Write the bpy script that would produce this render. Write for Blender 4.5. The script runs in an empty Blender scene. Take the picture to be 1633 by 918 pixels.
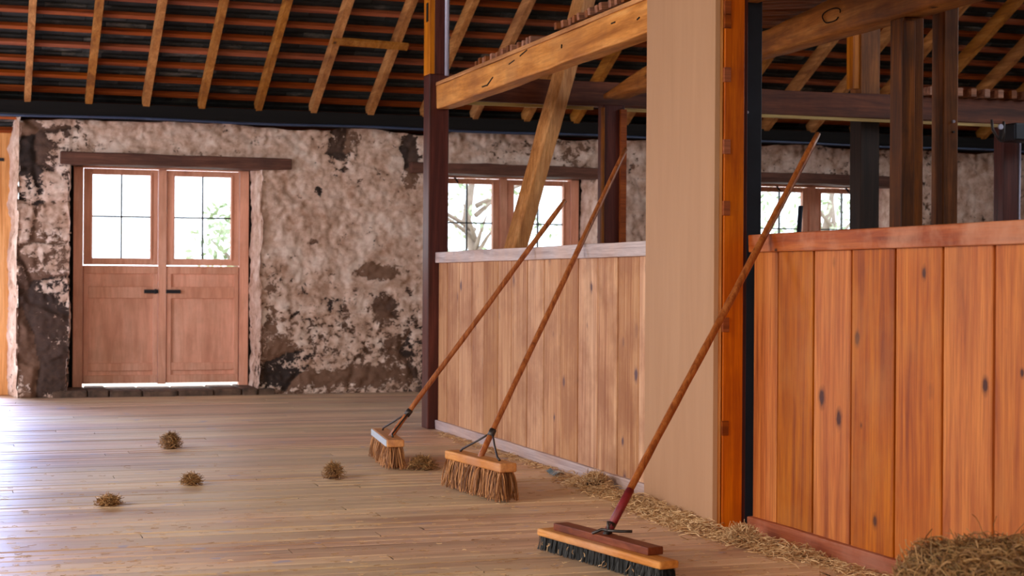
import bpy, math, random
import numpy as np
from mathutils import Vector, Matrix, noise as mnoise
random.seed(7); RNG = np.random.default_rng(7)
S = bpy.context.scene; COL = S.collection

# ------------------------------------------------------------------ camera
YAW = math.atan(863/2600.); ROLL = .0065; H = .95
r0 = Vector((math.cos(YAW), -math.sin(YAW), 0)); F = Vector((math.sin(YAW), math.cos(YAW), 0))
R = (r0 + Vector((0, 0, ROLL))).normalized(); U = R.cross(F)
cd = bpy.data.cameras.new('camera'); cam = bpy.data.objects.new('camera', cd); COL.objects.link(cam)
cam.matrix_world = Matrix(((R.x, U.x, -F.x, 0), (R.y, U.y, -F.y, 0), (R.z, U.z, -F.z, H), (0, 0, 0, 1)))
cd.sensor_width = 36; cd.lens = 36*2600/1633.; cd.shift_y = -10.4/1633; cd.clip_end = 300
cd.dof.use_dof = True; cd.dof.focus_distance = 6.9; cd.dof.aperture_fstop = 5.6
S.camera = cam

# ------------------------------------------------------------------ world, lights, exposure
def lin(c):
    return tuple(((x/255.)/12.92 if x/255. <= .04045 else ((x/255.+.055)/1.055)**2.4) for x in c)
S.view_settings.view_transform = 'Standard'; S.view_settings.look = 'None'
S.view_settings.exposure = 0.0; S.view_settings.gamma = 1.0; S.view_settings.use_curve_mapping = False
w = bpy.data.worlds.new('sky'); S.world = w; w.use_nodes = True
bg = w.node_tree.nodes['Background']; bg.inputs[0].default_value = (.90, .95, 1.0, 1); bg.inputs[1].default_value = 4.0
def area(name, loc, target, sx, sy, power, color, spread=180):
    l = bpy.data.lights.new(name, 'AREA'); l.shape = 'RECTANGLE'; l.size = sx; l.size_y = sy
    l.energy = power; l.color = color; l.spread = math.radians(spread)
    o = bpy.data.objects.new(name, l); COL.objects.link(o); o.location = loc
    d = Vector(target) - Vector(loc); o.rotation_euler = d.to_track_quat('-Z', 'Y').to_euler(); return o
area('doorway_daylight_left', (-3.7, 4.4, 2.1), (.4, 6.2, -.6), 3.8, 1.6, 112, (1.0, .85, .67), 125)
area('doorway_daylight_far_left', (-.75, 13.9, 1.2), (-1.2, 11.0, -.9), 1.7, 2.0, 190, (.34, .50, 1.0), 78)
area('doorway_daylight_side', (-3.7, 10.2, 1.9), (.8, 10.8, -.4), 2.4, 1.6, 75, (.80, .82, 1.0), 125)
area('added_fill_behind', (.2, -1.8, 2.6), (1.4, 7.0, -1.2), 4.4, 2.0, 235, (1.0, .85, .67), 120)  # fill lamp added behind the camera; the rear wall has no doorway

# ------------------------------------------------------------------ material helpers
def nt(name):
    m = bpy.data.materials.new(name); m.use_nodes = True; n = m.node_tree
    return m, n, n.nodes['Principled BSDF']
def node(n, t, **k):
    x = n.nodes.new(t)
    for a, b in k.items():
        if a.startswith('i_'):
            x.inputs[int(a[2:])].default_value = b
        else: setattr(x, a, b)
    return x
def math_(n, op, a, b=None, clamp=False):
    x = n.nodes.new('ShaderNodeMath'); x.operation = op; x.use_clamp = clamp
    for i, v in enumerate((a, b)):
        if v is None: continue
        if isinstance(v, (int, float)): x.inputs[i].default_value = v
        else: n.links.new(v, x.inputs[i])
    return x.outputs[0]
def mixc(n, f, a, b, mode='MIX'):
    x = n.nodes.new('ShaderNodeMix'); x.data_type = 'RGBA'; x.blend_type = mode
    for i, v in ((0, f), (6, a), (7, b)):
        if isinstance(v, (int, float)): x.inputs[i].default_value = v
        elif isinstance(v, tuple): x.inputs[i].default_value = (*v[:3], 1)
        else: n.links.new(v, x.inputs[i])
    return x.outputs[2]
def ramp(n, f, stops):
    x = n.nodes.new('ShaderNodeValToRGB'); n.links.new(f, x.inputs[0]); e = x.color_ramp.elements
    while len(e) < len(stops): e.new(.5)
    for i, (p, c) in enumerate(stops):
        e[i].position = p; e[i].color = (*c, 1) if isinstance(c, tuple) else (c, c, c, 1)
    return x.outputs[0]
def coords(n, scale, usernd=True, off=0.):
    tc = node(n, 'ShaderNodeTexCoord'); v = tc.outputs['Object']
    if usernd:
        at = node(n, 'ShaderNodeAttribute', attribute_name='rnd'); oi = node(n, 'ShaderNodeObjectInfo')
        s = math_(n, 'ADD', at.outputs['Fac'], oi.outputs['Random'])
        cb = node(n, 'ShaderNodeCombineXYZ')
        for i, k in enumerate((37., 53., 71.)): n.links.new(math_(n, 'MULTIPLY', s, k), cb.inputs[i])
        ad = node(n, 'ShaderNodeVectorMath', operation='ADD'); n.links.new(v, ad.inputs[0]); n.links.new(cb.outputs[0], ad.inputs[1]); v = ad.outputs[0]
    mp = node(n, 'ShaderNodeMapping'); n.links.new(v, mp.inputs[0]); mp.inputs['Scale'].default_value = scale
    mp.inputs['Location'].default_value = (off, off*.7, off*1.3)
    return mp.outputs[0]
def noise(n, vec, scale=1, detail=4, rough=.55, dist=0.):
    x = node(n, 'ShaderNodeTexNoise'); n.links.new(vec, x.inputs['Vector'])
    x.inputs['Scale'].default_value = scale; x.inputs['Detail'].default_value = detail
    x.inputs['Roughness'].default_value = rough; x.inputs['Distortion'].default_value = dist; return x.outputs[0]
def bump(n, b, h, strength=.3, dist=.01):
    x = node(n, 'ShaderNodeBump'); x.inputs['Strength'].default_value = strength; x.inputs['Distance'].default_value = dist
    n.links.new(h, x.inputs['Height']); n.links.new(x.outputs[0], b.inputs['Normal'])

def wood(name, light, mid, dark, axis=2, rough=.55, knots=0., vary=.25, stain=None, stain_amt=.0, cross=26., coat=0., knotc=None):
    m, n, b = nt(name); light, mid, dark = lin(light), lin(mid), lin(dark)
    sc = [cross]*3; sc[axis] = 1.3
    g = noise(n, coords(n, tuple(sc)), 1, 5, .62, .6)
    c = ramp(n, g, [(.28, dark), (.47, mid), (.66, light)])
    sc2 = [cross*5]*3; sc2[axis] = 4.
    fine = noise(n, coords(n, tuple(sc2), off=3.), 1, 3, .7)
    c = mixc(n, math_(n, 'MULTIPLY', ramp(n, fine, [(.42, 1.), (.56, 0.)]), .35), c, dark)
    at = node(n, 'ShaderNodeAttribute', attribute_name='rnd')
    hv = node(n, 'ShaderNodeHueSaturation')
    n.links.new(c, hv.inputs['Color'])
    n.links.new(math_(n, 'ADD', math_(n, 'MULTIPLY', at.outputs['Fac'], vary*2), 1-vary), hv.inputs['Value'])
    n.links.new(math_(n, 'ADD', math_(n, 'MULTIPLY', at.outputs['Fac'], -.25*vary/.25), 1.1), hv.inputs['Saturation'])
    c = hv.outputs[0]
    if knots > 0:
        sk = [8.]*3; sk[axis] = 5.0
        kv = node(n, 'ShaderNodeTexVoronoi'); n.links.new(coords(n, tuple(sk), off=9.), kv.inputs['Vector']); kv.inputs['Scale'].default_value = 1
        kd = node(n, 'ShaderNodeSeparateColor'); n.links.new(kv.outputs['Color'], kd.inputs[0])
        kdist = math_(n, 'MULTIPLY', kv.outputs['Distance'], math_(n, 'ADD', math_(n, 'MULTIPLY', kd.outputs[1], 1.6), .75))
        d = math_(n, 'ADD', kdist, math_(n, 'MULTIPLY', noise(n, coords(n, (30, 30, 30)), 1, 2), .10))
        sp = node(n, 'ShaderNodeSeparateColor'); n.links.new(kv.outputs['Color'], sp.inputs[0])
        gate = math_(n, 'GREATER_THAN', sp.outputs[0], 1-knots)
        k = math_(n, 'MULTIPLY', ramp(n, d, [(.14, 1.), (.19, .4), (.27, 0.)]), gate)
        c = mixc(n, k, c, lin(knotc) if knotc else tuple(x*.25 for x in dark))
    if stain:
        sm = noise(n, coords(n, (3., 3., 3.), off=17.), 1, 5, .6)
        c = mixc(n, math_(n, 'MULTIPLY', ramp(n, sm, [(.45, 0.), (.62, 1.)]), stain_amt), c, lin(stain))
    n.links.new(c, b.inputs['Base Color']); b.inputs['Roughness'].default_value = rough; b.inputs['Specular IOR Level'].default_value = .28
    if coat: b.inputs['Coat Weight'].default_value = coat; b.inputs['Coat Roughness'].default_value = .3
    bump(n, b, g, .25, .004)
    return m
def plain(name, col, rough=.6, metal=0., var=.15, scale=8.):
    m, n, b = nt(name); c = lin(col)
    g = noise(n, coords(n, (scale,)*3), 1, 4, .6)
    cc = mixc(n, ramp(n, g, [(.35, 0.), (.65, 1.)]), tuple(x*(1-var) for x in c), tuple(min(1, x*(1+var)) for x in c))
    n.links.new(cc, b.inputs['Base Color']); b.inputs['Roughness'].default_value = rough; b.inputs['Metallic'].default_value = metal
    return m
def strandmat(name, cols, rough=.7):
    m, n, b = nt(name); at = node(n, 'ShaderNodeAttribute', attribute_name='rnd')
    k = len(cols)-1
    c = ramp(n, at.outputs['Fac'], [(i/k, lin(x)) for i, x in enumerate(cols)])
    n.links.new(c, b.inputs['Base Color']); b.inputs['Roughness'].default_value = rough; return m

M = {}
M['pine_light'] = wood('pale_pine', (218, 170, 128), (198, 144, 102), (152, 92, 60), 2, .6, .85, .26, (144, 88, 58), .55, 34., knotc=(98, 72, 78))
M['pine_orange'] = wood('orange_varnished_pine', (206, 122, 40), (180, 94, 22), (128, 54, 10), 2, .5, .85, .18, (190, 122, 62), .3, 24., .0, (72, 30, 20))
M['cap_grey'] = wood('grey_worn_rail', (212, 196, 196), (192, 176, 176), (136, 118, 120), 1, .5, .3, .05, (206, 160, 134), .35, 24.)
M['cap_red'] = wood('reddish_rail', (188, 112, 70), (160, 84, 50), (112, 52, 32), 1, .5, .25, .05, (204, 146, 116), .6, 20.)
M['base_grey'] = wood('grey_skirting', (204, 186, 184), (184, 166, 166), (136, 116, 118), 1, .6, .3, .05, (206, 164, 140), .35)
M['base_red'] = wood('red_brown_skirting', (178, 110, 84), (160, 92, 68), (122, 66, 48), 1, .6, .2, .05, (190, 140, 120), .3)
M['beam'] = wood('golden_beam', (232, 172, 112), (212, 146, 88), (150, 92, 50), 1, .6, .25, .05, (140, 86, 52), .35, 12.)
M['beam_brown'] = wood('brown_log', (214, 150, 90), (184, 118, 66), (110, 66, 36), 1, .65, .25, .05, (104, 60, 32), .5, 12.)
M['strut'] = wood('golden_strut', (228, 174, 124), (206, 146, 96), (136, 84, 50), 2, .6, .2, .05, (150, 96, 60), .3, 14.)
M['rafter'] = wood('rafter_timber', (204, 144, 86), (176, 116, 62), (118, 70, 36), 1, .65, .2, .15, (120, 74, 42), .3, 14.)
M['batten'] = wood('batten_timber', (176, 94, 50), (146, 72, 36), (96, 42, 20), 0, .7, .0, .18, None, 0, 20.)
M['post_dark'] = wood('dark_stained_post', (98, 52, 46), (78, 38, 34), (48, 22, 22), 2, .45, .1, .05, None, 0, 22., .1)
M['post_black'] = wood('black_brown_post', (56, 38, 30), (42, 28, 22), (24, 16, 14), 2, .6, .0, .05)
M['post_brown'] = wood('brown_post', (160, 98, 48), (126, 74, 34), (66, 38, 18), 2, .6, .1, .1, (66, 38, 22), .45, 22.)
M['post_orange'] = wood('orange_post', (218, 120, 36), (196, 98, 22), (150, 62, 14), 2, .45, .15, .05, (130, 52, 18), .3, 20.)
M['post_golden'] = wood('golden_post', (214, 140, 66), (190, 114, 46), (136, 72, 26), 2, .5, .1, .05)  # golden wood; also paints the orange light on the dark post's edge
M['tie'] = wood('purple_brown_beam', (138, 82, 62), (110, 64, 48), (62, 34, 28), 0, .6, .1, .05, (66, 36, 30), .4, 14.)
M['tie_dark'] = wood('dark_plate', (26, 22, 20), (20, 17, 16), (12, 10, 10), 0, .9, .0, .05)
M['slat'] = wood('loft_slat', (176, 104, 56), (140, 78, 40), (84, 42, 22), 0, .6, .0, .35)
M['lintel'] = wood('lintel_timber', (128, 88, 74), (104, 70, 58), (66, 42, 36), 0, .7, .1, .05, (60, 42, 38), .4, 14.)
M['door'] = wood('salmon_painted_door', (246, 192, 168), (238, 178, 152), (214, 152, 128), 2, .5, .06, .05, (184, 130, 100), .3, 10.)
M['door_plank'] = wood('golden_door_board', (240, 188, 136), (226, 166, 110), (184, 124, 76), 2, .5, .1, .05)
M['block'] = wood('broom_block', (224, 166, 108), (206, 142, 86), (168, 104, 58), 1, .55, .1, .05, (190, 150, 130), .4, 18.)
M['block_red'] = wood('red_brown_board', (142, 84, 60), (122, 66, 46), (84, 42, 30), 1, .55, .1, .05)
M['handle'] = wood('broom_handle', (190, 124, 82), (160, 96, 62), (106, 58, 38), 2, .42, .15, .05, None, 0, 60., .2)
M['handle_red'] = plain('red_paint', (122, 34, 40), .5, 0, .3, 30.)
M['steel'] = plain('dark_steel', (74, 68, 68), .45, .7, .2, 30.)
M['black_iron'] = plain('black_iron', (26, 28, 38), .45, .3, .2, 30.)
M['navy'] = plain('dark_blue_steel', (34, 40, 54), .5, .3, .2, 6.)
M['pipe'] = plain('pale_conduit', (176, 172, 196), .4, .1, .08, 20.)
M['cable'] = plain('blue_grey_conduit', (60, 72, 100), .4, .2, .15, 10.)
M['straw_pale'] = wood('pale_batten', (214, 186, 120), (190, 158, 94), (140, 108, 60), 0, .6)
M['bristle'] = strandmat('brown_fibre', [(92, 54, 30), (152, 98, 56), (194, 136, 84), (116, 72, 42)])
M['bristle_black'] = strandmat('black_fibre', [(10, 10, 12), (18, 18, 20), (26, 25, 27)], .6)
M['straw'] = strandmat('straw', [(150, 112, 76), (206, 166, 120), (226, 192, 148), (170, 128, 86)])
M['hay'] = strandmat('hay', [(104, 68, 38), (158, 114, 68), (194, 150, 98), (112, 78, 46), (140, 112, 66)])
M['hay_dark'] = plain('hay_core', (78, 50, 30), .9, 0, .5, 30.)
M['foil'] = plain('foil', (150, 176, 190), .25, .6, .3, 60.)
M['foil_pink'] = plain('pink_foil', (180, 60, 120), .4, .2, .2, 60.)
M['edge_glare'] = plain('painted_blue_glare', (196, 208, 222), .35, .2, .06, 20.)  # bluish window glare as a surface colour
M['stub'] = wood('mortise_plug', (170, 92, 44), (146, 72, 32), (96, 42, 20), 0, .6)

# plywood sheet
m, n, b = nt('plywood'); g = noise(n, coords(n, (9, 9, 1.2)), 1, 5, .6, .8)
c = ramp(n, g, [(.3, lin((174, 130, 94))), (.5, lin((179, 135, 99))), (.7, lin((184, 140, 104)))])
g2 = noise(n, coords(n, (1.2, 1.2, .9), off=5.), 1, 3, .5)
c = mixc(n, math_(n, 'MULTIPLY', g2, .3), c, lin((164, 118, 84)))
n.links.new(c, b.inputs['Base Color']); b.inputs['Roughness'].default_value = .65; M['ply'] = m

# floor boards
m, n, b = nt('worn_floor_boards')
g = noise(n, coords(n, (1.6, 30, 30)), 1, 5, .65, .5)
c = ramp(n, g, [(.25, lin((156, 116, 94))), (.45, lin((208, 168, 140))), (.7, lin((232, 198, 170)))])
big = noise(n, coords(n, (.55, 1.1, 1), usernd=False, off=2.), 1, 5, .6)
c = mixc(n, ramp(n, big, [(.42, 0.), (.60, .55)]), c, lin((238, 214, 172)))
c = mixc(n, ramp(n, noise(n, coords(n, (.9, 6., 1), usernd=False, off=31.), 1, 4, .7), [(.55, 0.), (.7, .5)]), c, lin((150, 96, 66)))
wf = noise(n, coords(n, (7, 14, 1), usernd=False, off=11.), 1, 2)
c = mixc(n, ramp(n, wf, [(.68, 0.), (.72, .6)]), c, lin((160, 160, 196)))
at = node(n, 'ShaderNodeAttribute', attribute_name='rnd'); hv = node(n, 'ShaderNodeHueSaturation'); n.links.new(c, hv.inputs['Color'])
n.links.new(math_(n, 'ADD', math_(n, 'MULTIPLY', at.outputs['Fac'], .30), .80), hv.inputs['Value'])
n.links.new(hv.outputs[0], b.inputs['Base Color'])
b.inputs['Roughness'].default_value = .42
n.links.new(math_(n, 'ADD', math_(n, 'MULTIPLY', g, .3), .28), b.inputs['Roughness']); bump(n, b, g, .35, .004); M['floor'] = m
M['earth'] = plain('dark_underfloor', (30, 22, 18), .95)

# limewashed rubble wall: reads attributes 'plaster', 'tone', 'joint' of the mesh
m, n, b = nt('limewashed_rubble')
ap = node(n, 'ShaderNodeAttribute', attribute_name='plaster'); atn = node(n, 'ShaderNodeAttribute', attribute_name='tone')
f1 = noise(n, coords(n, (19, 19, 22), usernd=False), 1, 7, .72, .4)
f2 = noise(n, coords(n, (7, 7, 7), usernd=False, off=4.), 1, 5, .6)
f3 = noise(n, coords(n, (80, 80, 80), usernd=False, off=8.), 1, 3, .6)
stone = ramp(n, math_(n, 'ADD', math_(n, 'MULTIPLY', atn.outputs['Fac'], .7), math_(n, 'MULTIPLY', f1, .5)),
             [(.25, lin((46, 34, 30))), (.5, lin((84, 60, 48))), (.8, lin((128, 94, 74)))])
pl = ramp(n, math_(n, 'ADD', math_(n, 'MULTIPLY', f2, .7), math_(n, 'MULTIPLY', f1, .3)), [(.36, lin((176, 136, 112))), (.5, lin((216, 182, 162))), (.60, lin((236, 210, 194)))])
msk = math_(n, 'ADD', ap.outputs['Fac'], math_(n, 'MULTIPLY', math_(n, 'SUBTRACT', f1, .5), 2.1))
msk = math_(n, 'ADD', msk, math_(n, 'MULTIPLY', math_(n, 'SUBTRACT', f3, .5), .35))
msk = ramp(n, msk, [(.40, 0.), (.50, 1.)])
c = mixc(n, msk, stone, pl)
n.links.new(c, b.inputs['Base Color']); b.inputs['Roughness'].default_value = .88
bump(n, b, math_(n, 'ADD', math_(n, 'MULTIPLY', msk, .5), math_(n, 'MULTIPLY', f1, .8)), .7, .012); M['stonewall'] = m
M['sill'] = plain('sill_stone', (96, 74, 60), .9, 0, .45, 14.)
M['render'] = plain('plain_limewash', (150, 122, 104), .9, 0, .2, 3.)

# roof tiles seen from below
m, n, b = nt('roof_tiles'); g = noise(n, coords(n, (2.2, 5, 5)), 1, 5, .7); at = node(n, 'ShaderNodeAttribute', attribute_name='rnd')
c = ramp(n, math_(n, 'ADD', math_(n, 'MULTIPLY', g, .85), math_(n, 'MULTIPLY', at.outputs['Fac'], .14)), [(.40, lin((34, 34, 34))), (.58, lin((56, 58, 58))), (.72, lin((128, 122, 114)))])
n.links.new(c, b.inputs['Base Color']); b.inputs['Roughness'].default_value = .8; M['tile'] = m

# window glass: clear, thin
m, n, b = nt('window_glass'); out = n.nodes['Material Output']; tr = node(n, 'ShaderNodeBsdfTransparent'); gl = node(n, 'ShaderNodeBsdfGlossy')
tr.inputs[0].default_value = (.94, .97, 1, 1); gl.inputs[1].default_value = .03; mx = node(n, 'ShaderNodeMixShader'); mx.inputs[0].default_value = .06
n.links.new(tr.outputs[0], mx.inputs[1]); n.links.new(gl.outputs[0], mx.inputs[2]); n.links.new(mx.outputs[0], out.inputs[0]); M['glass'] = m
M['leaf'] = strandmat('leaves', [(150, 168, 130), (176, 190, 150), (196, 206, 176)]); M['bark'] = plain('bark', (150, 132, 118), .9)
M['ground'] = plain('dry_ground', (214, 206, 192), .9, 0, .1, 2.)

# ------------------------------------------------------------------ mesh helpers
class MB:
    def __init__(s): s.v = []; s.f = []; s.r = []; s.mi = []
    def add(s, vs, fs, r=None, mi=0):
        o = len(s.v); s.v.extend(tuple(v) for v in vs); r = random.random() if r is None else r
        for f in fs: s.f.append(tuple(i+o for i in f)); s.r.append(r); s.mi.append(mi)
        return s
    def box(s, x0, x1, y0, y1, z0, z1, r=None, mi=0):
        return s.add([(x, y, z) for x in (x0, x1) for y in (y0, y1) for z in (z0, z1)],
                     [(0, 1, 3, 2), (4, 6, 7, 5), (0, 4, 5, 1), (2, 3, 7, 6), (0, 2, 6, 4), (1, 5, 7, 3)], r, mi)
    def obox(s, c, u, v, wv, a, b_, c_, r=None, mi=0):      # centre, three unit axes, half sizes
        c, u, v, wv = Vector(c), Vector(u), Vector(v), Vector(wv)
        return s.add([c+u*(i*a)+v*(j*b_)+wv*(k*c_) for i in (-1, 1) for j in (-1, 1) for k in (-1, 1)],
                     [(0, 1, 3, 2), (4, 6, 7, 5), (0, 4, 5, 1), (2, 3, 7, 6), (0, 2, 6, 4), (1, 5, 7, 3)], r, mi)
    def beam(s, p0, p1, w_, h_, up=(0, 0, 1), r=None, n=1, wob=0.):
        p0, p1 = Vector(p0), Vector(p1); d = (p1-p0).normalized(); sd = d.cross(Vector(up)).normalized(); uu = sd.cross(d)
        vs = []; fs = []
        for i in range(n+1):
            c = p0.lerp(p1, i/n)
            for a, b_ in ((-1, -1), (1, -1), (1, 1), (-1, 1)):
                ja, jb = (random.uniform(-wob, wob) for _ in range(2))
                vs.append(c+sd*(a*w_/2+ja)+uu*(b_*h_/2+jb))
        for i in range(n):
            for k in range(4): fs.append((4*i+k, 4*i+(k+1) % 4, 4*i+4+(k+1) % 4, 4*i+4+k))
        fs.append((3, 2, 1, 0)); fs.append(tuple(4*n+k for k in range(4)))
        return s.add(vs, fs, r)
    def tube(s, pts, rad, n=8, r=None, mi=0, cap=True):
        pts = [Vector(p) for p in pts]; k = len(pts); rad = rad if isinstance(rad, (list, tuple)) else [rad]*k
        vs = []; fs = []; ref = None
        for i, p in enumerate(pts):
            d = (pts[min(i+1, k-1)]-pts[max(i-1, 0)]).normalized()
            if ref is None: ref = Vector((0, 0, 1)) if abs(d.z) < .9 else Vector((1, 0, 0))
            a = d.cross(ref).normalized(); b_ = a.cross(d)
            for j in range(n):
                t = 2*math.pi*j/n; vs.append(p+(a*math.cos(t)+b_*math.sin(t))*rad[i])
        for i in range(k-1):
            for j in range(n): fs.append((i*n+j, i*n+(j+1) % n, i*n+n+(j+1) % n, i*n+n+j))
        if cap: fs.append(tuple(range(n-1, -1, -1))); fs.append(tuple((k-1)*n+j for j in range(n)))
        return s.add(vs, fs, r, mi)
    def build(s, name, mat, parent=None, bevel=0., smooth=False, origin=None, segs=2):
        vs = np.array(s.v, dtype=float)
        if parent is not None: org = np.array(parent.matrix_world.translation if False else parent['_o'])
        elif origin is not None: org = np.array(origin, dtype=float)
        else:
            lo, hi = vs.min(0), vs.max(0); org = np.array([(lo[0]+hi[0])/2, (lo[1]+hi[1])/2, lo[2]])
        me = bpy.data.meshes.new(name); me.from_pydata([tuple(v) for v in (vs-org)], [], s.f); me.update()
        at = me.attributes.new('rnd', 'FLOAT', 'FACE'); at.data.foreach_set('value', s.r)
        for mm in (mat if isinstance(mat, (list, tuple)) else [mat]): me.materials.append(M[mm])
        if any(s.mi): me.polygons.foreach_set('material_index', s.mi)
        if smooth: me.polygons.foreach_set('use_smooth', [True]*len(s.f))
        o = bpy.data.objects.new(name, me); COL.objects.link(o)
        if parent is not None:
            o.parent = parent; po = ORG[parent.name]; o.location = tuple(org-np.array(po))
        else: o.location = tuple(org)
        ORG[o.name] = tuple(org); o['_o'] = tuple(org)
        if bevel:
            bm = o.modifiers.new('bevel', 'BEVEL'); bm.width = bevel; bm.segments = segs; bm.limit_method = 'ANGLE'; bm.angle_limit = .6
        return o
ORG = {}
def tag(o, label, cat, group=None):
    o['label'] = label; o['category'] = cat
    if group: o['group'] = group
    return o
def struct(o): o['kind'] = 'structure'; return o
def thing(name, loc, label=None, cat=None, group=None):
    o = bpy.data.objects.new(name, None); COL.objects.link(o); o.location = loc; o.empty_display_size = .1
    ORG[o.name] = tuple(loc); o['_o'] = tuple(loc)
    if label: tag(o, label, cat, group)
    return o
def dup(root, shift, label=None, group=None):
    r = root.copy(); COL.objects.link(r); r.location = Vector(root.location)+Vector(shift)
    if label: r['label'] = label
    if group: r['group'] = group
    def rec(a, b_):
        for ch in list(a.children):
            c = ch.copy(); COL.objects.link(c); c.parent = b_; rec(ch, c)
    rec(root, r); return r

# ------------------------------------------------------------------ numpy noise
def vnoise(x, y, seed=0):
    xi = np.floor(x).astype(int); yi = np.floor(y).astype(int); fx = x-xi; fy = y-yi
    fx = fx*fx*(3-2*fx); fy = fy*fy*(3-2*fy)
    def h(a, b_):
        q = np.sin(a*127.1+b_*311.7+seed*74.7)*43758.5453; return q-np.floor(q)
    return (h(xi, yi)*(1-fx)+h(xi+1, yi)*fx)*(1-fy)+(h(xi, yi+1)*(1-fx)+h(xi+1, yi+1)*fx)*fy
def fbm(x, y, o=4, seed=0):
    t = 0; a = .5; s_ = 0
    for i in range(o): t = t+a*vnoise(x*2**i, y*2**i, seed+i); s_ += a; a *= .5
    return t/s_
def worley(x, y, seed=0, jit=.8):
    xi = np.floor(x).astype(int); yi = np.floor(y).astype(int); f1 = np.full(x.shape, 9.); f2 = np.full(x.shape, 9.); idd = np.zeros(x.shape)
    for i in (-1, 0, 1):
        for j in (-1, 0, 1):
            a = xi+i; b_ = yi+j
            q = np.sin(a*127.1+b_*311.7+seed)*43758.5453; q -= np.floor(q)
            p = np.sin(a*269.5+b_*183.3+seed)*43758.5453; p -= np.floor(p)
            d = np.hypot(a+.5+(q-.5)*jit-x, b_+.5+(p-.5)*jit-y)
            nr = d < f1; f2 = np.where(nr, f1, np.minimum(f2, d)); idd = np.where(nr, (q*7.3+p*3.1) % 1, idd); f1 = np.where(nr, d, f1)
    return f1, f2, idd

# ------------------------------------------------------------------ far stone wall
WY = 13.55; WT = 14.02
OPEN = [(-1.35, .353, 2.30), (.745, 2.28, 1.90), (3.745, 5.28, 1.90), (6.80, 8.335, 1.90)]
def wallpx(px, py):      # photograph position of a patch of bare stone -> place on the wall face
    d = F+R*((px-816.5)/2600.)-U*((py-448.6)/2600.); t = WY/d.y; return d.x*t, H+d.z*t
PATCH = [(545, 228, 24, 30, 1.2), (603, 431, 40, 14, 1.3), (612, 492, 20, 22, 1.0), (655, 240, 14, 34, 1.6), (655, 285, 16, 26, .9),
         (50, 232, 24, 34, 2.0), (500, 385, 9, 8, .8), (508, 302, 7, 9, 1.), (440, 555, 22, 40, .5), (470, 500, 18, 20, .4), (640, 560, 30, 40, .4),
         (60, 510, 50, 36, .75), (75, 585, 50, 45, 1.0), (45, 450, 22, 40, .5), (110, 212, 30, 8, .5), (520, 600, 160, 14, .8),
         (430, 460, 10, 60, .4), (590, 250, 60, 12, -.4), (500, 330, 60, 60, -.25), (560, 350, 60, 50, -.25), (470, 260, 50, 30, -.3),
         (250, 215, 130, 16, -.3), (860, 240, 90, 14, .25), (1300, 255, 80, 14, -.2), (1550, 300, 50, 60, -.4)]
def relief(X, Z):
    wx = X+.10*(fbm(X*3, Z*3, 3, 5)-.5); wz = Z+.10*(fbm(X*3, Z*3, 3, 9)-.5)
    f1, f2, idd = worley(wx*2.3, wz*3.3, 3.3)
    joint = np.clip((f2-f1)/.16, 0, 1)
    bare = .46+.55*(fbm(X*8, Z*9, 5, 21)-.5)+.32*(fbm(X*1.6, Z*1.9, 3, 33)-.5)+.45*(fbm(X*24, Z*24, 3, 37)-.5)
    bare = bare+.22*np.clip((1.15-Z)/1.0, 0, 1)**1.1 - .15 + (1-joint)*.05
    for px, py, rx, ry, am in PATCH:
        cx, cz = wallpx(px, py); sx = rx*14/2600.; sz = ry*14/2600.
        wob = .55*(fbm(X*9+px, Z*9, 4, 40)-.5)*2
        d = np.hypot((X-cx)/sx, (Z-cz)/sz)+wob
        bare = bare+am*.6*np.clip(1.35-d, 0, 1)
    pier = (X < .76)
    bare = bare+np.where(pier, .14+(1-joint)*.25, 0)
    pl = 1-bare+.05
    plm = np.clip((pl-.4)*6, 0, 1)
    h_ = .018*joint*np.where(pier, 2.2, 1.)*(1-.4*plm)+.014*(idd-.5)+.045*(fbm(X*6, Z*7, 3, 60)-.5)+.010*plm+.030*(np.abs(fbm(X*13, Z*15, 3, 66)-.5)*2)+.014*(fbm(X*30, Z*30, 3, 70)-.5)
    return h_, pl, idd
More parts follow.
